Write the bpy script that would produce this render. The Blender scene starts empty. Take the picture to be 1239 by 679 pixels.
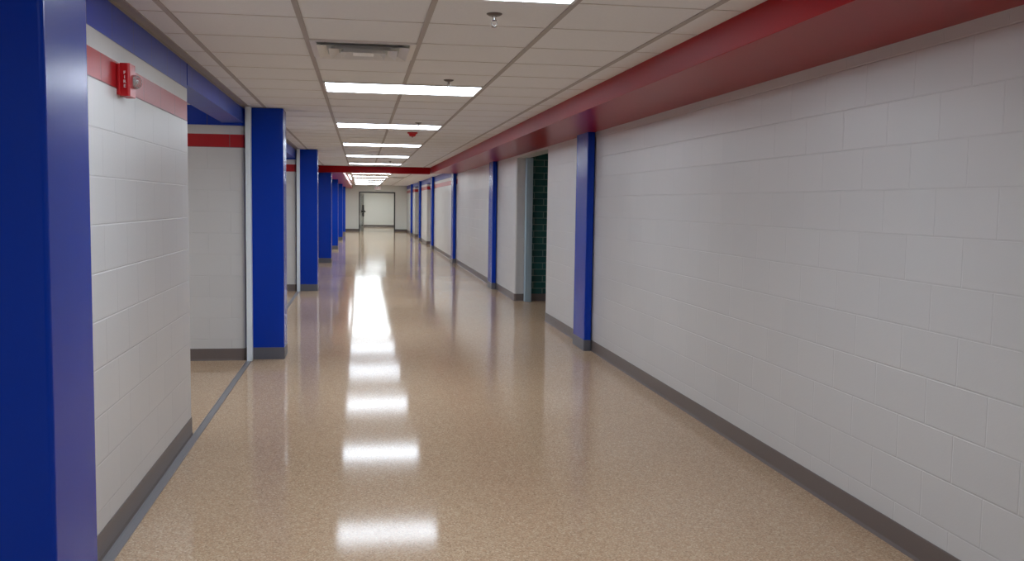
import bpy, bmesh, math
from mathutils import Vector, Matrix

C = bpy.context.scene.collection
PI = math.pi

# ---------------------------------------------------------------- dimensions (metres)
CAM_H = 1.534
ZC = 2.418            # ceiling height
XL, XR = -1.096, 2.413  # corridor faces of the block walls
XCOL = -0.736         # corridor face of the left columns
XE, YE = 51.0, 51.0   # end wall
YN = -6.0
GX0, GY0, TS = -0.903, 4.757, 0.6096
ZB = 2.255            # underside of the beams
HDR = 2.262           # underside of the block headers over the openings

# ---------------------------------------------------------------- material helpers
def srgb(r, g, b):
    f = lambda c: (c / 12.92) if c <= 0.04045 else ((c + 0.055) / 1.055) ** 2.4
    return (f(r / 255), f(g / 255), f(b / 255), 1)

class NT:
    def __init__(s, name):
        m = bpy.data.materials.new(name); m.use_nodes = True
        s.m = m; s.t = m.node_tree; s.t.nodes.clear()
        s.out = s.n('ShaderNodeOutputMaterial'); s.b = s.n('ShaderNodeBsdfPrincipled')
        s.l(s.b.outputs[0], s.out.inputs[0])
    def n(s, k, **kw):
        x = s.t.nodes.new(k)
        for a, v in kw.items(): setattr(x, a, v)
        return x
    def l(s, a, b): s.t.links.new(a, b)
    def math(s, op, a, b=None, c=None):
        x = s.n('ShaderNodeMath', operation=op)
        for i, v in enumerate((a, b, c)):
            if v is None: continue
            if isinstance(v, (int, float)): x.inputs[i].default_value = v
            else: s.l(v, x.inputs[i])
        return x.outputs[0]
    def mix(s, fac, a, b):
        x = s.n('ShaderNodeMix', data_type='RGBA')
        for i, v in ((0, fac), (6, a), (7, b)):
            if isinstance(v, (int, float, tuple)): x.inputs[i].default_value = v
            else: s.l(v, x.inputs[i])
        return x.outputs[2]
    def noise(s, vec, scale, detail=3, rough=0.6):
        x = s.n('ShaderNodeTexNoise'); x.inputs['Scale'].default_value = scale
        x.inputs['Detail'].default_value = detail; x.inputs['Roughness'].default_value = rough
        s.l(vec, x.inputs['Vector']); return x.outputs[0]
    def bump(s, h, strength, dist, normal=None):
        x = s.n('ShaderNodeBump'); x.inputs['Strength'].default_value = strength
        x.inputs['Distance'].default_value = dist; s.l(h, x.inputs['Height'])
        if normal: s.l(normal, x.inputs['Normal'])
        return x.outputs[0]

def paint(name, col, rough=0.3, spec=0.5, metal=0.0, nscale=60, nstr=0.08, vary=0.06):
    t = NT(name)
    pos = t.n('ShaderNodeNewGeometry').outputs['Position']
    nz = t.noise(pos, nscale)
    dark = tuple(c * (1 - vary) for c in col[:3]) + (1,)
    t.l(t.mix(nz, dark, col), t.b.inputs['Base Color'])
    t.b.inputs['Roughness'].default_value = rough
    t.b.inputs['Specular IOR Level'].default_value = spec
    t.b.inputs['Metallic'].default_value = metal
    if nstr: t.l(t.bump(nz, nstr, 0.002), t.b.inputs['Normal'])
    return t.m

WHITE = srgb(212, 210, 208)
RED = srgb(178, 22, 30)
BLUE = srgb(0, 57, 178)

def block_wall(name, shift, y0):
    """painted concrete block: joints, red stripe and blue top course (from y0 on)"""
    t = NT(name)
    pos = t.n('ShaderNodeNewGeometry').outputs['Position']
    sp = t.n('ShaderNodeSeparateXYZ'); t.l(pos, sp.inputs[0])
    X, Y, Z = sp.outputs
    u = t.math('ADD', t.math('ADD', X, Y), shift)
    cb = t.n('ShaderNodeCombineXYZ'); t.l(u, cb.inputs[0]); t.l(Z, cb.inputs[1])
    br = t.n('ShaderNodeTexBrick')
    t.l(cb.outputs[0], br.inputs['Vector'])
    br.inputs['Scale'].default_value = 1.0
    br.inputs['Brick Width'].default_value = 0.4064
    br.inputs['Row Height'].default_value = 0.2032
    br.inputs['Mortar Size'].default_value = 0.0045
    br.inputs['Mortar Smooth'].default_value = 0.6
    br.inputs['Color1'].default_value = (0.0, 0, 0, 1); br.inputs['Color2'].default_value = (1, 1, 1, 1)
    br.inputs['Mortar'].default_value = (.5, .5, .5, 1)
    fac = br.outputs['Fac']
    # paint colours
    tint = t.mix(br.outputs['Color'], tuple(c * .965 for c in WHITE[:3]) + (1,), WHITE)
    big = t.noise(pos, 1.3, 2)
    tint = t.mix(t.math('MULTIPLY', big, .10), tint, tuple(c * .8 for c in WHITE[:3]) + (1,))
    on = t.math('GREATER_THAN', Y, y0)
    r = t.math('MULTIPLY', t.math('MULTIPLY', t.math('GREATER_THAN', Z, 2.030), t.math('LESS_THAN', Z, 2.153)), on)
    b = t.math('MULTIPLY', t.math('GREATER_THAN', Z, 2.236), on)
    col = t.mix(r, tint, RED)
    col = t.mix(b, col, BLUE)
    col = t.mix(t.math('MULTIPLY', fac, t.math('MULTIPLY_ADD', t.math('ADD', r, b), .7, .03)), col, (0.12, .10, .10, 1))
    t.l(col, t.b.inputs['Base Color'])
    t.b.inputs['Roughness'].default_value = 0.34
    t.b.inputs['Specular IOR Level'].default_value = 0.5
    h = t.math('SUBTRACT', t.math('MULTIPLY', t.noise(pos, 90, 4, .7), .16), fac)
    t.l(t.bump(h, 0.48, 0.004), t.b.inputs['Normal'])
    return t.m

def green_brick():
    t = NT('dark_green_glazed_block')
    pos = t.n('ShaderNodeNewGeometry').outputs['Position']
    sp = t.n('ShaderNodeSeparateXYZ'); t.l(pos, sp.inputs[0])
    cb = t.n('ShaderNodeCombineXYZ'); t.l(t.math('ADD', sp.outputs[0], sp.outputs[1]), cb.inputs[0]); t.l(sp.outputs[2], cb.inputs[1])
    br = t.n('ShaderNodeTexBrick'); t.l(cb.outputs[0], br.inputs['Vector'])
    br.inputs['Scale'].default_value = 1; br.inputs['Brick Width'].default_value = .3048
    br.inputs['Row Height'].default_value = .1016; br.inputs['Mortar Size'].default_value = .006
    br.inputs['Color1'].default_value = srgb(24, 76, 76); br.inputs['Color2'].default_value = srgb(32, 92, 88)
    br.inputs['Mortar'].default_value = srgb(112, 138, 132)
    t.l(br.outputs['Color'], t.b.inputs['Base Color'])
    t.b.inputs['Roughness'].default_value = .2
    t.l(t.bump(t.math('SUBTRACT', 1, br.outputs['Fac']), .4, .004), t.b.inputs['Normal'])
    return t.m

def speckled_floor():
    t = NT('speckled_epoxy_terrazzo')
    pos = t.n('ShaderNodeNewGeometry').outputs['Position']
    v = t.n('ShaderNodeTexVoronoi'); v.inputs['Scale'].default_value = 150; t.l(pos, v.inputs['Vector'])
    sep = t.n('ShaderNodeSeparateColor'); t.l(v.outputs['Color'], sep.inputs[0])
    ramp = t.n('ShaderNodeValToRGB'); ramp.color_ramp.interpolation = 'CONSTANT'
    e = ramp.color_ramp.elements
    stops = [(0, (189, 160, 129)), (.16, (202, 177, 147)), (.36, (181, 152, 122)), (.52, (208, 185, 154)),
             (.66, (193, 156, 124)), (.78, (165, 135, 108)), (.86, (222, 202, 172)), (.94, (147, 120, 95))]
    e[0].position, e[0].color = stops[0][0], srgb(*stops[0][1])
    e[1].position, e[1].color = stops[1][0], srgb(*stops[1][1])
    for p, c in stops[2:]:
        k = e.new(p); k.color = srgb(*c)
    t.l(sep.outputs[0], ramp.inputs[0])
    n2 = t.noise(pos, 45, 3)
    col = t.mix(t.math('MULTIPLY', n2, .5), ramp.outputs[0], srgb(188, 160, 132))
    big = t.noise(pos, 1.1, 3)
    col = t.mix(t.math('MULTIPLY', big, .35), col, srgb(180, 148, 120))
    t.l(col, t.b.inputs['Base Color'])
    rn = t.noise(pos, 0.9, 3)
    t.l(t.math('MULTIPLY_ADD', rn, .05, .06), t.b.inputs['Roughness'])
    t.b.inputs['Coat Weight'].default_value = .0
    t.b.inputs['Coat Roughness'].default_value = .05
    t.b.inputs['Specular IOR Level'].default_value = 0.05
    wav = t.noise(pos, 2.2, 1, .4)
    b1 = t.bump(wav, .02, .003)
    t.l(t.bump(t.noise(pos, 160, 2), .04, .0006, b1), t.b.inputs['Normal'])
    return t.m

def tile_mat():
    t = NT('mineral_ceiling_tile')
    pos = t.n('ShaderNodeNewGeometry').outputs['Position']
    n1 = t.noise(pos, 55, 5, .75)
    base = t.mix(n1, srgb(236, 237, 238), srgb(251, 251, 252))
    big = t.noise(pos, .8, 2)
    t.l(t.mix(t.math('MULTIPLY', big, .2), base, srgb(226, 220, 216)), t.b.inputs['Base Color'])
    t.b.inputs['Roughness'].default_value = .9
    t.b.inputs['Specular IOR Level'].default_value = .15
    t.l(t.bump(n1, .25, .002), t.b.inputs['Normal'])
    return t.m

def emit(name, col, strength):
    t = NT(name)
    t.b.inputs['Base Color'].default_value = (.8, .8, .8, 1)
    t.b.inputs['Emission Color'].default_value = col
    t.b.inputs['Emission Strength'].default_value = strength
    return t.m

M = dict(
    wall_l=block_wall('painted_block_left', 1.096 - .0558, -100),
    wall_r=block_wall('painted_block_right', -2.413 - .0558, 24.0),
    wall_plain=block_wall('painted_block_plain', 0, 1000),
    wall_end=paint('end_wall_white_brightened', srgb(246, 246, 240), .5, .3, nscale=20, nstr=.03, vary=.02),  # paler base colour stands in for stronger light at the far end
    green=green_brick(), floor=speckled_floor(), tile=tile_mat(),
    bar=paint('ceiling_runner_grey', srgb(186, 178, 174), .5, .3),
    joint=paint('ceiling_joint_shadow_grey', srgb(226, 221, 217), .6, .2),
    angle=paint('wall_angle_greige', srgb(178, 168, 158), .45, .4),
    blue=paint('gloss_blue_paint', BLUE, .24, .28, nscale=220, nstr=.10),
    red=paint('gloss_red_paint', srgb(158, 8, 16), .28, .12, nscale=120, nstr=.03),
    base=paint('grey_rubber_base', srgb(112, 101, 97), .35, .5),
    colbase=paint('blue_grey_rubber_base', srgb(104, 104, 112), .35, .5),
    track=paint('brushed_track_metal', srgb(138, 136, 138), .35, .5, metal=.15),
    jamb=paint('pale_blue_white_metal', srgb(238, 246, 252), .35, .5),
    jamb_r=paint('pale_blue_metal', srgb(168, 192, 206), .35, .5),
    fixture=paint('white_enamel', srgb(222, 222, 220), .4, .5, nstr=0),
    vent=paint('satin_vent_metal', srgb(238, 236, 234), .3, .5, metal=0, nstr=0),
    dark=paint('dark_duct', srgb(205, 208, 206), .6, .3),
    chrome=paint('bright_chrome', srgb(200, 198, 195), .15, .5, metal=1, nstr=0),
    escut=paint('dull_escutcheon', srgb(120, 112, 108), .35, .5, metal=.7, nstr=0),
    alarm=paint('alarm_red_plastic', srgb(196, 18, 26), .3, .5, nstr=0),
    letter=paint('white_lettering', srgb(235, 225, 222), .5, .3, nstr=0),
    frame=paint('dark_grey_frame', srgb(74, 72, 72), .4, .5),
    door=paint('pale_grey_door', srgb(190, 190, 188), .4, .5),
    black=paint('black_bar', srgb(20, 20, 22), .4, .5),
    exitred=paint('exit_letter_red', srgb(214, 40, 50), .5, .3, nstr=0),
    glow=emit('lit_diffuser', (.885, 1.0, 1.13, 1), 13.8),
    glow_far=emit('lit_diffuser_far_boost', (.885, 1.0, 1.05, 1), 21.0),  # extra emission added to brighten the far end and the room beyond
    glow2=emit('lit_narrow_lens', (.94, 1.0, 1.06, 1), 6.0),
    exitface=emit('exit_face', (1.0, .86, .84, 1), .25),
)
def clear():
    t = NT('clear_strobe_lens')
    t.b.inputs['Base Color'].default_value = (.9, .9, .9, 1)
    t.b.inputs['Roughness'].default_value = .05
    t.b.inputs['Transmission Weight'].default_value = .75
    return t.m
M['clear'] = clear()

# ---------------------------------------------------------------- mesh helpers
def link(name, bm, mats, parent=None, smooth=False):
    me = bpy.data.meshes.new(name)
    bmesh.ops.recalc_face_normals(bm, faces=bm.faces)
    bm.to_mesh(me); bm.free()
    for m in (mats if isinstance(mats, (list, tuple)) else [mats]): me.materials.append(m)
    if smooth:
        for p in me.polygons: p.use_smooth = True
    o = bpy.data.objects.new(name, me); C.objects.link(o)
    if parent: o.parent = parent
    return o
def box(bm, x0, x1, y0, y1, z0, z1, mi=0, bev=0):
    b2 = bmesh.new()
    vs = [b2.verts.new((x, y, z)) for x in (x0, x1) for y in (y0, y1) for z in (z0, z1)]
    for f in ((0, 1, 3, 2), (4, 6, 7, 5), (0, 4, 5, 1), (2, 3, 7, 6), (0, 2, 6, 4), (1, 5, 7, 3)):
        b2.faces.new([vs[i] for i in f])
    if bev: bmesh.ops.bevel(b2, geom=b2.edges[:], offset=bev, segments=2, profile=.5, affect='EDGES')
    merge(bm, b2, mi)
def merge(bm, b2, mi=0):
    mp = {}
    for v in b2.verts: mp[v] = bm.verts.new(v.co)
    for f in b2.faces:
        g = bm.faces.new([mp[v] for v in f.verts]); g.material_index = mi
    b2.free()
def prism(bm, pts, z0, z1, mi=0):
    lo = [bm.verts.new((x, y, z0)) for x, y in pts]; hi = [bm.verts.new((x, y, z1)) for x, y in pts]
    n = len(pts)
    fs = [bm.faces.new(lo), bm.faces.new(hi)]
    for i in range(n): fs.append(bm.faces.new((lo[i], lo[(i + 1) % n], hi[(i + 1) % n], hi[i])))
    for f in fs: f.material_index = mi
def rounded(pts, radii, seg=6):
    """polygon with its corners rounded by the given radii"""
    out = []; n = len(pts)
    for i, (p, r) in enumerate(zip(pts, radii)):
        if not r: out.append(p); continue
        a = Vector(pts[i - 1]) - Vector(p); b = Vector(pts[(i + 1) % n]) - Vector(p)
        a.normalize(); b.normalize()
        c = Vector(p) + (a + b) * r
        for k in range(seg + 1):
            th = k / seg * PI / 2
            out.append(tuple(c - b * r * math.cos(th) - a * r * math.sin(th)))
    return out
def lathe(bm, prof, seg=24, mi=0):
    rings = []
    for r, z in prof:
        rings.append([bm.verts.new((r * math.cos(2 * PI * k / seg), r * math.sin(2 * PI * k / seg), z)) for k in range(seg)])
    for a, b in zip(rings, rings[1:]):
        for k in range(seg):
            f = bm.faces.new((a[k], a[(k + 1) % seg], b[(k + 1) % seg], b[k])); f.material_index = mi
    bm.faces.new(rings[0]); bm.faces.new(rings[-1])
def struct(name, bm, m, **k):
    o = link(name, bm, m, **k); o['kind'] = 'structure'; return o
def empty(name, loc, label, cat, group=None):
    o = bpy.data.objects.new(name, None); o.empty_display_size = .1
    C.objects.link(o); o.location = loc; o['label'] = label; o['category'] = cat; o['kind'] = 'thing'
    if group: o['group'] = group
    return o
def copy_tree(o, loc=None, label=None, parent=None):
    c = o.copy(); C.objects.link(c)
    if parent: c.parent = parent
    if loc: c.location = loc
    if label: c['label'] = label
    for ch in list(o.children): copy_tree(ch, parent=c)
    return c
def tag(o, label, cat, group=None):
    o['label'] = label; o['category'] = cat; o['kind'] = 'thing'
    if group: o['group'] = group
    return o
def text_mesh(name, s, size, mat, parent, mtx, extrude=.001):
    cu = bpy.data.curves.new(name, 'FONT'); cu.body = s; cu.size = size; cu.extrude = extrude
    cu.align_x = 'CENTER'; cu.align_y = 'CENTER'; cu.offset = .0006
    tmp = bpy.data.objects.new(name + '_curve', cu); C.objects.link(tmp)
    bpy.context.view_layer.update()
    me = bpy.data.meshes.new_from_object(tmp.evaluated_get(bpy.context.evaluated_depsgraph_get()))
    bpy.data.objects.remove(tmp); me.materials.clear(); me.materials.append(mat)
    me.transform(mtx)
    o = bpy.data.objects.new(name, me); C.objects.link(o); o.parent = parent
    return o

# ---------------------------------------------------------------- the shell
bm = bmesh.new(); box(bm, -5.2, 6.2, YN - .2, 62.0, -.15, 0); struct('floor', bm, M['floor'])

bm = bmesh.new()
box(bm, -5.2, 6.2, YN - .2, 62.0, ZC, ZC + .15, 0)
# runners along the corridor and the fine cross joints between the lay-in tiles
gx = [GX0 + TS * k for k in range(5)]
for x in gx: box(bm, x - .013, x + .013, YN, YE, ZC - .006, ZC + .01, 1)
for x in [-4.55, -3.94, -3.33, -2.72, -2.11, -1.5, 2.8, 3.4, 4.0, 4.6]:
    box(bm, x - .011, x + .011, 5, YE, ZC - .006, ZC + .01, 1)
j = -17
while GY0 + TS * j < 60.5:
    y = GY0 + TS * j
    box(bm, -1.04 if y < YE else -3, 1.72 if y < YE else 5, y - .003, y + .003, ZC - .003, ZC + .01, 2)
    j += 1
struct('ceiling', bm, [M['tile'], M['bar'], M['joint']])

R_ = .03
L_OPEN = [(6.39, 9.33), (13.5, 16.53)]
R_OPEN = [(12.28, 14.82), (32.6, 35.4), (40.4, 43.4)]
TH = .2
def side_wall(bm, xf, opens, sgn, outer):
    """block wall with its corridor face at xf; partitions run away from the corridor at each opening"""
    xb = xf + sgn * TH
    edges = [YN] + [v for o in opens for v in o] + [YE]
    for i in range(0, len(edges), 2):
        a, b = edges[i], edges[i + 1]
        first, last = i == 0, i == len(edges) - 2
        pts, rad = [], []
        if first: pts += [(xb, a), (xf, a)]; rad += [0, 0]
        else: pts += [(xb, a + TH), (outer, a + TH), (outer, a), (xf, a)]; rad += [0, 0, 0, R_]
        if last: pts += [(xf, b), (xb, b)]; rad += [0, 0]
        else: pts += [(xf, b), (outer, b), (outer, b - TH), (xb, b - TH)]; rad += [R_, 0, 0, 0]
        prism(bm, rounded(pts, rad), 0, ZC)
    for a, b in opens:
        x0, x1 = sorted((xf, xb)); box(bm, x0, x1, a - .001, b + .001, HDR, ZC)
bm = bmesh.new(); side_wall(bm, XL, L_OPEN, -1, -5.0)
struct('wall_left', bm, M['wall_l'])
# right wall: the first opening has a short return, then the dark green block
bm = bmesh.new()
def right_wall(bm):
    xf, xb, outer = XR, XR + TH, 6.0
    prism(bm, rounded([(xb, YN), (xf, YN), (xf, 12.28), (outer, 12.28), (outer, 12.08), (xb, 12.08)], [0, 0, R_, 0, 0, 0]), 0, ZC)
    prism(bm, rounded([(xb, 14.82), (xf, 14.82), (xf, 32.6), (outer, 32.6), (outer, 32.4), (xb, 32.4)], [0, R_, R_, 0, 0, 0]), 0, ZC)
    for a, b in ((35.4, 40.4),):
        prism(bm, rounded([(xb, a + TH), (outer, a + TH), (outer, a), (xf, a), (xf, b), (outer, b), (outer, b - TH), (xb, b - TH)],
                          [0, 0, 0, R_, R_, 0, 0, 0]), 0, ZC)
    prism(bm, rounded([(xb, 43.6), (outer, 43.6), (outer, 43.4), (xf, 43.4), (xf, YE), (xb, YE)], [0, 0, 0, R_, 0, 0]), 0, ZC)
    for a, b in R_OPEN: box(bm, xf, xb, a - .001, b + .001, HDR, ZC)
right_wall(bm)
struct('wall_right', bm, M['wall_r'])
bm = bmesh.new(); box(bm, XR + TH, 6.0, 14.82, 15.02, 0, ZC); struct('wall_right_branch', bm, M['green'])
bm = bmesh.new()
box(bm, -5.2, -5.0, YN, 62, 0, ZC); box(bm, 6.0, 6.2, YN, 62, 0, ZC)
struct('wall_outer', bm, M['wall_plain'])
bm = bmesh.new(); box(bm, -5.0, 6.0, YN - .2, YN, 0, ZC); struct('wall_back', bm, M['wall_plain'])

# end wall with the wide doorway
DX0, DX1, DZ = -.07, 1.745, 2.03
bm = bmesh.new()
box(bm, -5.0, DX0, YE, YE + .2, 0, ZC); box(bm, DX1, 6.0, YE, YE + .2, 0, ZC); box(bm, DX0, DX1, YE, YE + .2, DZ, ZC)
struct('wall_front', bm, M['wall_end'])
bm = bmesh.new(); box(bm, -5.0, 6.0, 60.3, 60.5, 0, ZC); struct('wall_far', bm, M['wall_end'])
bm = bmesh.new()
for x0, x1, z0, z1 in ((DX0 - .05, DX0 + .012, 0, DZ + .05), (DX1 - .012, DX1 + .05, 0, DZ + .05), (DX0 + .012, DX1 - .012, DZ - .012, DZ + .05)):
    box(bm, x0, x1, YE - .025, YE + .215, z0, z1)
struct('trim_1', bm, M['frame'])

# the open door leaf in that doorway
dr = bpy.data.objects.new('door_1', None); C.objects.link(dr); dr['kind'] = 'structure'
dr.location = (DX0 + .03, YE + .16, 0); dr.rotation_euler = (0, 0, math.radians(-8.5))
W = .92
bm = bmesh.new()
box(bm, 0, .045, 0, .12, 0, 1.99); box(bm, 0, .045, W - .12, W, 0, 1.99)
box(bm, 0, .045, .12, W - .12, 0, .25); box(bm, 0, .045, .12, W - .12, .95, 1.12); box(bm, 0, .045, .12, W - .12, 1.88, 1.99)
link('door_leaf', bm, M['door'], dr)
bm = bmesh.new(); box(bm, .018, .027, .12, W - .12, .25, .95); box(bm, .018, .027, .12, W - .12, 1.12, 1.88)
link('glass_pane', bm, M['clear'], dr)
bm = bmesh.new(); box(bm, .045, .10, .06, W - .04, .98, 1.10, bev=.01)
box(bm, .10, .16, W - .35, W - .05, 1.0, 1.06, bev=.01); box(bm, .045, .07, W - .25, W - .02, .76, 1.38, bev=.008)
link('panic_bar', bm, M['black'], dr)
bm = bmesh.new(); box(bm, -.004, .049, W - .02, W + .004, 0, 1.99); link('edge_strip', bm, M['frame'], dr)

# ---------------------------------------------------------------- baseboards (cove base, 115 mm)
def base_run(bm, p, q, n, h=.115):
    """cove base from p to q (plan points) standing off the wall along normal n"""
    prof = [(0, 0), (.013, 0), (.010, .006), (.006, .016), (.005, h - .004), (.003, h), (0, h)]
    p, q, n = Vector(p), Vector(q), Vector(n)
    A = [bm.verts.new((p.x + n.x * d, p.y + n.y * d, z)) for d, z in prof]
    B = [bm.verts.new((q.x + n.x * d, q.y + n.y * d, z)) for d, z in prof]
    k = len(prof)
    for i in range(k): bm.faces.new((A[i], A[(i + 1) % k], B[(i + 1) % k], B[i]))
    bm.faces.new(A); bm.faces.new(B)
e = .0005
bm = bmesh.new()
ed = [YN] + [v for o in L_OPEN for v in o] + [YE]
for i in range(0, len(ed), 2):
    base_run(bm, (XL + e, ed[i] + (.03 if i else 0)), (XL + e, ed[i + 1] - (.03 if i < len(ed) - 2 else 0)), (1, 0))
for a, b in L_OPEN:
    base_run(bm, (-5, b - e), (XL - .02, b - e), (0, -1)); base_run(bm, (-5, a + e), (XL - .03, a + e), (0, 1))
    # rounded corner pieces of the cove base
    for yy, s in ((b, 1), (a, -1)):
        cx, cy = XL - R_, yy + s * R_
        for k in range(5):
            t0, t1 = k / 5 * PI / 2, (k + 1) / 5 * PI / 2
            P = [(cx + (R_ + .006) * math.sin(t), cy - s * (R_ + .006) * math.cos(t)) for t in (t0, t1)]
            Q = [(cx + (R_ + e) * math.sin(t), cy - s * (R_ + e) * math.cos(t)) for t in (t0, t1)]
            prism(bm, [P[0], P[1], Q[1], Q[0]], 0, .115)
struct('baseboard_left', bm, M['base'])
bm = bmesh.new()
ed = [YN] + [v for o in R_OPEN for v in o] + [YE]
for i in range(0, len(ed), 2):
    base_run(bm, (XR - e, ed[i] + (.03 if i else 0)), (XR - e, ed[i + 1] - (.03 if i < len(ed) - 2 else 0)), (-1, 0))
for a, b in R_OPEN:
    base_run(bm, (XR + .02, b - e), (6, b - e), (0, -1)); base_run(bm, (XR + .03, a + e), (6, a + e), (0, 1))
    for yy, s in ((b, 1), (a, -1)):
        cx, cy = XR + R_, yy + s * R_
        for k in range(5):
            t0, t1 = k / 5 * PI / 2, (k + 1) / 5 * PI / 2
            P = [(cx - (R_ + .006) * math.sin(t), cy - s * (R_ + .006) * math.cos(t)) for t in (t0, t1)]
            Q = [(cx - (R_ + e) * math.sin(t), cy - s * (R_ + e) * math.cos(t)) for t in (t0, t1)]
            prism(bm, [P[0], P[1], Q[1], Q[0]], 0, .115)
struct('baseboard_right', bm, M['base'])
bm = bmesh.new()
base_run(bm, (XL, YE - e), (DX0 - .05, YE - e), (0, -1)); base_run(bm, (DX1 + .05, YE - e), (XR, YE - e), (0, -1))
base_run(bm, (-5, 60.3 - e), (6, 60.3 - e), (0, -1))
struct('baseboard_front', bm, M['base'])

# wall angle along the ceiling edge on the left, and the metal strip in the floor
bm = bmesh.new()
box(bm, XL + e, XL + .055, YN, 23.85, ZC - .006, ZC + .004); box(bm, XL + e, XL + .004, YN, 23.85, ZC - .02, ZC + .004)
struct('trim_2', bm, M['angle'])
bm = bmesh.new()
for a, b in ((2.8, 9.3),):
    box(bm, -1.081, -1.034, a, b, 0, .004); box(bm, -1.081, -1.076, a, b, .004, .007); box(bm, -1.038, -1.034, a, b, .004, .006)
box(bm, -1.081, -1.034, 13.5, 16.45, 0, .004)
struct('trim_3', bm, M['track'])

# ---------------------------------------------------------------- blue columns
def column(label, group, x0, x1, y0, y1, top, wallside, name='painted_column'):
    cx, cy = (x0 + x1) / 2, (y0 + y1) / 2
    o = empty(name, (cx, cy, 0), label, 'column', group)
    w, d = (x1 - x0) / 2, (y1 - y0) / 2
    r = .012
    pts = [(-w, -d), (w, -d), (w, d), (-w, d)]
    rad = [0, r, r, 0] if wallside < 0 else [r, 0, 0, r]
    bm = bmesh.new(); prism(bm, rounded(pts, rad, 4), .115, top); link('shaft', bm, M['blue'], o)
    bm = bmesh.new()
    g = .004
    lo, hi = (-w, w + g) if wallside < 0 else (-w - g, w)
    pts = [(lo, -d - g), (hi, -d - g), (hi, d + g), (lo, d + g)]
    prism(bm, rounded(pts, rad, 4), 0, .115); link('rubber_base', bm, M['colbase'], o)
    return o
gl = 'blue columns along the left wall'; gr = 'blue columns along the right wall'
lx0 = XL + .0145
LC = [(2.405, 'large blue column nearest the camera, at the left edge of the photo'),
      (9.37, 'blue column just behind the first side opening on the left'),
      (16.55, 'blue column just behind the second side opening on the left, before the red cross beam'),
      (24.27, 'first blue column on the left beyond the red cross beam'),
      (31.2, 'second blue column on the left beyond the red cross beam'),
      (38.9, 'third blue column on the left beyond the red cross beam'),
      (45.8, 'last blue column on the left, nearest the end wall')]
for i, (y, lb) in enumerate(LC):
    top = ZC - .007 if y < 24 else ZB
    column(lb, gl, lx0, XCOL, y, y + .37, top, -1)
RC = [(9.68, 'blue column on the right wall nearest the camera'),
      (16.88, 'blue column on the right wall just beyond the dark green doorway'),
      (24.28, 'blue column on the right where the red cross beam meets the wall'),
      (31.75, 'first blue column on the right beyond the red cross beam'),
      (38.7, 'second blue column on the right beyond the red cross beam'),
      (45.2, 'last blue column on the right, nearest the end wall')]
SOF = lambda x: 2.278 + (x - 1.74) * .025   # underside of the right beam
for i, (y, lb) in enumerate(RC):
    top = SOF(2.326) if y < 24 else ZC - .007
    y1 = y + .53
    column(lb, gr, 2.326, XR - .0145, y, y1, top, 1)

# ---------------------------------------------------------------- red beams
bm = bmesh.new()
prof = [(1.71, ZC - .001), (1.74, SOF(1.74)), (XR - .001, SOF(XR)), (XR - .001, ZC - .001)]
prof_r = [prof[0], (1.7395, SOF(1.74) + .003), (1.7425, SOF(1.74)), prof[2], prof[3]]
A = [bm.verts.new((x, YN, z)) for x, z in prof_r]; B = [bm.verts.new((x, 24.25, z)) for x, z in prof_r]
for i in range(len(A)): bm.faces.new((A[i], A[(i + 1) % len(A)], B[(i + 1) % len(B)], B[i]))
bm.faces.new(A); bm.faces.new(B)
tag(link('ceiling_beam', bm, M['red']), 'long glossy red beam running along the top of the right wall', 'beam')
bm = bmesh.new(); box(bm, XL + .001, 1.706, 23.85, 24.25, ZB, ZC - .001, bev=.006)
tag(link('ceiling_beam', bm, M['red']), 'red beam crossing the corridor ceiling from side to side', 'beam')
bm = bmesh.new(); box(bm, XL + .001, -.45, 24.252, YE - .002, ZB, ZC - .001, bev=.006)
tag(link('ceiling_beam', bm, M['red']), 'low dark red beam along the top of the far left columns', 'beam')

# ---------------------------------------------------------------- gate jambs at the openings
def jamb(label, x0, x1, y0, y1, mat, top=ZC - .007):
    o = empty('gate_jamb', ((x0 + x1) / 2, (y0 + y1) / 2, 0), label, 'door jamb', 'pale metal jambs at the side openings')
    w, d = (x1 - x0) / 2, (y1 - y0) / 2
    bm = bmesh.new(); box(bm, -w, w, -d, d, 0, top, bev=.004); link('post', bm, mat, o)
    bm = bmesh.new(); box(bm, -w * .28, w * .28, -d - .006, -d, 0.0, top - .003, bev=.002); link('slide_rib', bm, mat, o)
    return o
jamb('white metal jamb at the first left opening, against its blue column', -1.074, -1.024, 9.24, 9.325, M['jamb'])
jamb('white metal jamb at the second left opening, before the red cross beam', -1.074, -1.024, 16.42, 16.52, M['jamb'])
jamb('pale blue metal jamb beside the dark green block wall on the right', 2.555, 2.655, 14.66, 14.80, M['jamb_r'], HDR - .002)

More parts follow.
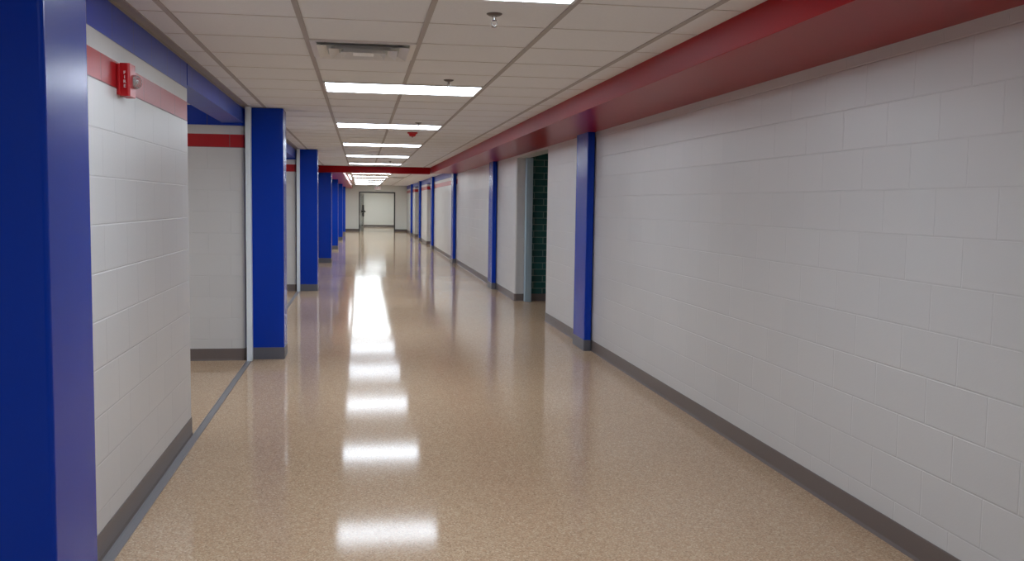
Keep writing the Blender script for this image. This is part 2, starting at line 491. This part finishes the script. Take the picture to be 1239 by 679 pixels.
# ---------------------------------------------------------------- ceiling lights
cl = empty('ceiling_light', (GX0 + 2 * TS, GY0 + TS * 4.5, ZC), 'x', 'ceiling light', 'rectangular ceiling lights along the corridor')
bm = bmesh.new()
hx, hy, f = TS - .012, TS / 2 - .006, .016
for a in ((-hx, hx, -hy, -hy + f), (-hx, hx, hy - f, hy), (-hx, -hx + f, -hy + f, hy - f), (hx - f, hx, -hy + f, hy - f)):
    box(bm, *a, -.010, -.0005)
link('frame', bm, M['fixture'], cl)
bm = bmesh.new(); box(bm, -hx + f, hx - f, -hy + f, hy - f, -.008, -.001); link('diffuser', bm, M['glow'], cl)
names = ['lit ceiling light in front of the vent, cut off by the top edge',
         'largest lit ceiling light, just beyond the square air vent',
         'second lit ceiling light, with the red ceiling strobe just behind it',
         'third lit ceiling light along the corridor, just past the red ceiling strobe',
         'fourth lit ceiling light along the corridor',
         'fifth lit ceiling light, last one before the red cross beam',
         'lit ceiling light hidden right behind the red cross beam',
         'first lit ceiling light seen beneath the red cross beam',
         'second lit ceiling light seen beneath the red cross beam',
         'third lit ceiling light seen beneath the red cross beam',
         'fourth lit ceiling light seen beneath the red cross beam',
         'fifth lit ceiling light seen beneath the red cross beam',
         'last lit ceiling light, closest to the exit sign']
cl['label'] = names[1]
far_mesh = []
def far_lamps(c):
    for ch in c.children:
        if ch.name.startswith('diffuser'):
            if not far_mesh:
                me = ch.data.copy(); me.materials.clear(); me.materials.append(M['glow_far']); far_mesh.append(me)
            ch.data = far_mesh[0]
for i, nm in enumerate(names):
    if i == 1: continue
    c = copy_tree(cl, (GX0 + 2 * TS, GY0 + TS * 4.5 + (i - 1) * 6 * TS, ZC), nm)
    if i > 6: far_lamps(c)
copy_tree(cl, (GX0 + 2 * TS, GY0 + TS * 4.5 - 12 * TS, ZC), 'unseen lit ceiling light added behind the camera for lighting')  # out of view, added for its light
for y, lb in ((54.5, 'lit ceiling light in the room beyond the doorway, near the door'), (58, 'lit ceiling light in the room beyond the doorway, near its back wall')):
    far_lamps(copy_tree(cl, (.9, y, ZC), lb))
for x, y, lb in ((-3.9, 7.9, 'unseen ceiling light added to brighten the first side opening on the left'), (-3.9, 15.0, 'unseen ceiling light added to brighten the second side opening on the left')):  # unseen lights added to brighten the walls inside the left openings
    copy_tree(cl, (x, y, ZC), lb)
# narrow lengthwise light beside the left beam
o = empty('linear_light', (-.37, 33.5, ZC), 'narrow lit strip light running lengthwise beside the far left beam', 'ceiling light')
bm = bmesh.new(); box(bm, -.03, .03, -3.2, 3.2, -.032, -.0036); link('housing', bm, M['fixture'], o)
bm = bmesh.new(); box(bm, -.024, .024, -3.18, 3.18, -.045, -.030, bev=.006); link('diffuser', bm, M['glow2'], o)

# ---------------------------------------------------------------- ceiling vents
def vent(loc, label):
    o = empty('ceiling_vent', loc, label, 'air vent', 'square ceiling air vents')
    h = TS / 2 - .012
    def ring(bm, a0, z0, a1, z1):
        P = [(-1, -1), (1, -1), (1, 1), (-1, 1)]
        A = [bm.verts.new((x * a0, y * a0, z0)) for x, y in P]; B = [bm.verts.new((x * a1, y * a1, z1)) for x, y in P]
        A2 = [bm.verts.new((x * (a0 - .002), y * (a0 - .002), z0)) for x, y in P]; B2 = [bm.verts.new((x * (a1 - .002), y * (a1 - .002), z1)) for x, y in P]
        for i in range(4):
            k = (i + 1) % 4
            for q in ((A[i], A[k], B[k], B[i]), (A2[i], A2[k], B2[k], B2[i]), (A[i], A[k], A2[k], A2[i]), (B[i], B[k], B2[k], B2[i])): bm.faces.new(q)
    bm = bmesh.new(); box(bm, -h + .02, h - .02, -h + .02, h - .02, -.002, -.0005); link('duct', bm, M['dark'], o)
    bm = bmesh.new()
    for a in ((-h, h, -h, -h + .035), (-h, h, h - .035, h), (-h, -h + .035, -h + .035, h - .035), (h - .035, h, -h + .035, h - .035)):
        box(bm, *a, -.008, -.0005)
    link('frame', bm, M['vent'], o)
    for a0, a1, z in ((h - .035, h - .085, -.006), (h - .10, h - .15, -.014), (h - .165, h - .20, -.020)):
        bm = bmesh.new(); ring(bm, a0, z - .018, a1, -.003); link('louver', bm, M['vent'], o)
    bm = bmesh.new(); box(bm, -.06, .06, -.06, .06, -.030, -.024, bev=.002); box(bm, -.008, .008, -.008, .008, -.024, -.002); link('core', bm, M['vent'], o)
    return o
v = vent((GX0 + 1.5 * TS, GY0 + 1.5 * TS, ZC), 'square white louvred air vent in the ceiling in front of the largest light')
copy_tree(v, (GX0 + 3.5 * TS + .04, GY0 + 47.5 * TS, ZC), 'small looking grey air vent in the far ceiling beyond the red cross beam')

# ---------------------------------------------------------------- sprinklers, strobes, exit sign
sp = empty('fire_sprinkler', (.612, 4.46, ZC), 'x', 'sprinkler', 'pendent ceiling sprinklers')
bm = bmesh.new(); lathe(bm, [(.037, -.0005), (.036, -.004), (.026, -.010), (.014, -.013), (.012, -.003)]); link('escutcheon', bm, M['escut'], sp, smooth=True)
bm = bmesh.new(); lathe(bm, [(.009, -.012), (.008, -.028), (.011, -.030), (.010, -.034)], 14)
for s in (-1, 1):
    pts = [(s * .010, -.032), (s * .014, -.044), (s * .004, -.058)]
    for (x0, z0), (x1, z1) in zip(pts, pts[1:]):
        P = [Vector((x0 - .0015, -.002, z0)), Vector((x0 + .0015, -.002, z0)), Vector((x0 + .0015, .002, z0)), Vector((x0 - .0015, .002, z0))]
        Q = [p + Vector((x1 - x0, 0, z1 - z0)) for p in P]
        a = [bm.verts.new(p) for p in P]; b = [bm.verts.new(p) for p in Q]
        for i in range(4): bm.faces.new((a[i], a[(i + 1) % 4], b[(i + 1) % 4], b[i]))
        bm.faces.new(a); bm.faces.new(b)
link('body', bm, M['chrome'], sp)
bm = bmesh.new(); lathe(bm, [(.003, -.056), (.014, -.060), (.014, -.0615), (.002, -.062)], 16); link('deflector', bm, M['chrome'], sp)
sp['label'] = 'chrome ceiling sprinkler hanging nearest the camera, near the top edge'
for p, lb in (((.62, 6.89, ZC), 'ceiling sprinkler right in front of the largest ceiling light'),
              ((.623, 10.62, ZC), 'ceiling sprinkler right in front of the second ceiling light'),
              ((.614, 20.6, ZC), 'ceiling sprinkler seen against the last light before the red cross beam'),
              ((.68, 38.6, ZC), 'tiny looking ceiling sprinkler among the lights beyond the red cross beam')):
    copy_tree(sp, p, lb)

o = empty('ceiling_strobe', (.636, 12.08, ZC), 'small red fire alarm strobe hanging from the ceiling', 'fire alarm')
bm = bmesh.new(); box(bm, -.062, .062, -.05, .05, -.018, -.0005, bev=.004); link('base_plate', bm, M['alarm'], o)
bm = bmesh.new()
P = [(-.05, -.04), (.05, -.04), (.05, .04), (-.05, .04)]
a = [bm.verts.new((x, y, -.018)) for x, y in P]; b = [bm.verts.new((x * .66, y * .7, -.052)) for x, y in P]
for i in range(4): bm.faces.new((a[i], a[(i + 1) % 4], b[(i + 1) % 4], b[i]))
bm.faces.new(a); bm.faces.new(b); link('housing', bm, M['alarm'], o)
bm = bmesh.new(); bmesh.ops.create_uvsphere(bm, u_segments=16, v_segments=8, radius=.016, matrix=Matrix.Translation((0, 0, -.052)) @ Matrix.Diagonal((1, 1, .8, 1)))
link('lens', bm, M['clear'], o, smooth=True)

# wall strobe on the red stripe: FIRE down the side that faces the camera
o = empty('wall_strobe', (XL, 4.65, 2.075), 'red wall fire alarm strobe with clear dome mounted on the red stripe', 'fire alarm')
bm = bmesh.new(); box(bm, .0006, .014, -.068, .068, -.070, .070, bev=.003); link('back_plate', bm, M['alarm'], o)
bm = bmesh.new(); prism(bm, [(0, 0)] * 0 or rounded([(.014, -.06), (.056, -.06), (.056, .06), (.014, .06)], [0, .012, .012, 0], 5), -.074, .074); link('housing', bm, M['alarm'], o)
for k, ch in enumerate('FIRE'):
    mt = Matrix.Translation((.034, -.0605, .030 - k * .020)) @ Matrix.Rotation(PI / 2, 4, 'X')
    text_mesh('lettering', ch, .019, M['letter'], o, mt, .0006)
bm = bmesh.new()
bmesh.ops.create_uvsphere(bm, u_segments=24, v_segments=12, radius=.033, matrix=Matrix.Translation((.060, .022, -.002)) @ Matrix.Diagonal((1.0, 1, 1, 1)))
link('strobe_dome', bm, M['clear'], o, smooth=True)
bm = bmesh.new(); bmesh.ops.create_cone(bm, cap_ends=True, segments=16, radius1=.016, radius2=.006, depth=.012, matrix=Matrix.Translation((.064, .018, -.002)) @ Matrix.Rotation(PI / 2, 4, 'Y'))
link('reflector', bm, M['chrome'], o)

o = empty('exit_sign', (.87, YE - .002, 2.29), 'white exit sign with red letters above the far doorway', 'exit sign')
bm = bmesh.new(); box(bm, -.165, .165, -.045, -.0005, -.10, .10, bev=.006); link('housing', bm, M['fixture'], o)
bm = bmesh.new(); box(bm, -.152, .152, -.048, -.045, -.088, .088); link('face', bm, M['exitface'], o)
text_mesh('lettering', 'EXIT', .16, M['exitred'], o, Matrix.Translation((0, -.0492, -.002)) @ Matrix.Rotation(PI / 2, 4, 'X') @ Matrix.Diagonal((.86, 1, 1, 1)))

# ---------------------------------------------------------------- world, camera, view
w = bpy.data.worlds.new('world'); bpy.context.scene.world = w; w.use_nodes = True
w.node_tree.nodes['Background'].inputs[0].default_value = (.02, .02, .02, 1)

F, YAW, PIT, ROL = 1147.0, .1585, .0803, .0143
cy, sy, cp, s_p, cr, sr = math.cos(YAW), math.sin(YAW), math.cos(PIT), math.sin(PIT), math.cos(ROL), math.sin(ROL)
R0 = Vector((cy, -sy, 0)); U0 = Vector((sy * s_p, cy * s_p, cp)); FW = Vector((sy * cp, cy * cp, -s_p))
Rc = R0 * cr + U0 * sr; Uc = U0 * cr - R0 * sr
cam = bpy.data.cameras.new('camera'); co = bpy.data.objects.new('camera', cam); C.objects.link(co)
cam.sensor_width = 36; cam.lens = 36 * F / 1239; cam.clip_end = 200; cam.clip_start = .05
mw = Matrix((( Rc.x, Uc.x, -FW.x, 0), (Rc.y, Uc.y, -FW.y, 0), (Rc.z, Uc.z, -FW.z, CAM_H), (0, 0, 0, 1)))
co.matrix_world = mw
bpy.context.scene.camera = co
vs = bpy.context.scene.view_settings
vs.view_transform = 'Standard'; vs.look = 'None'; vs.gamma = 1; vs.exposure = 0.14; vs.use_curve_mapping = False
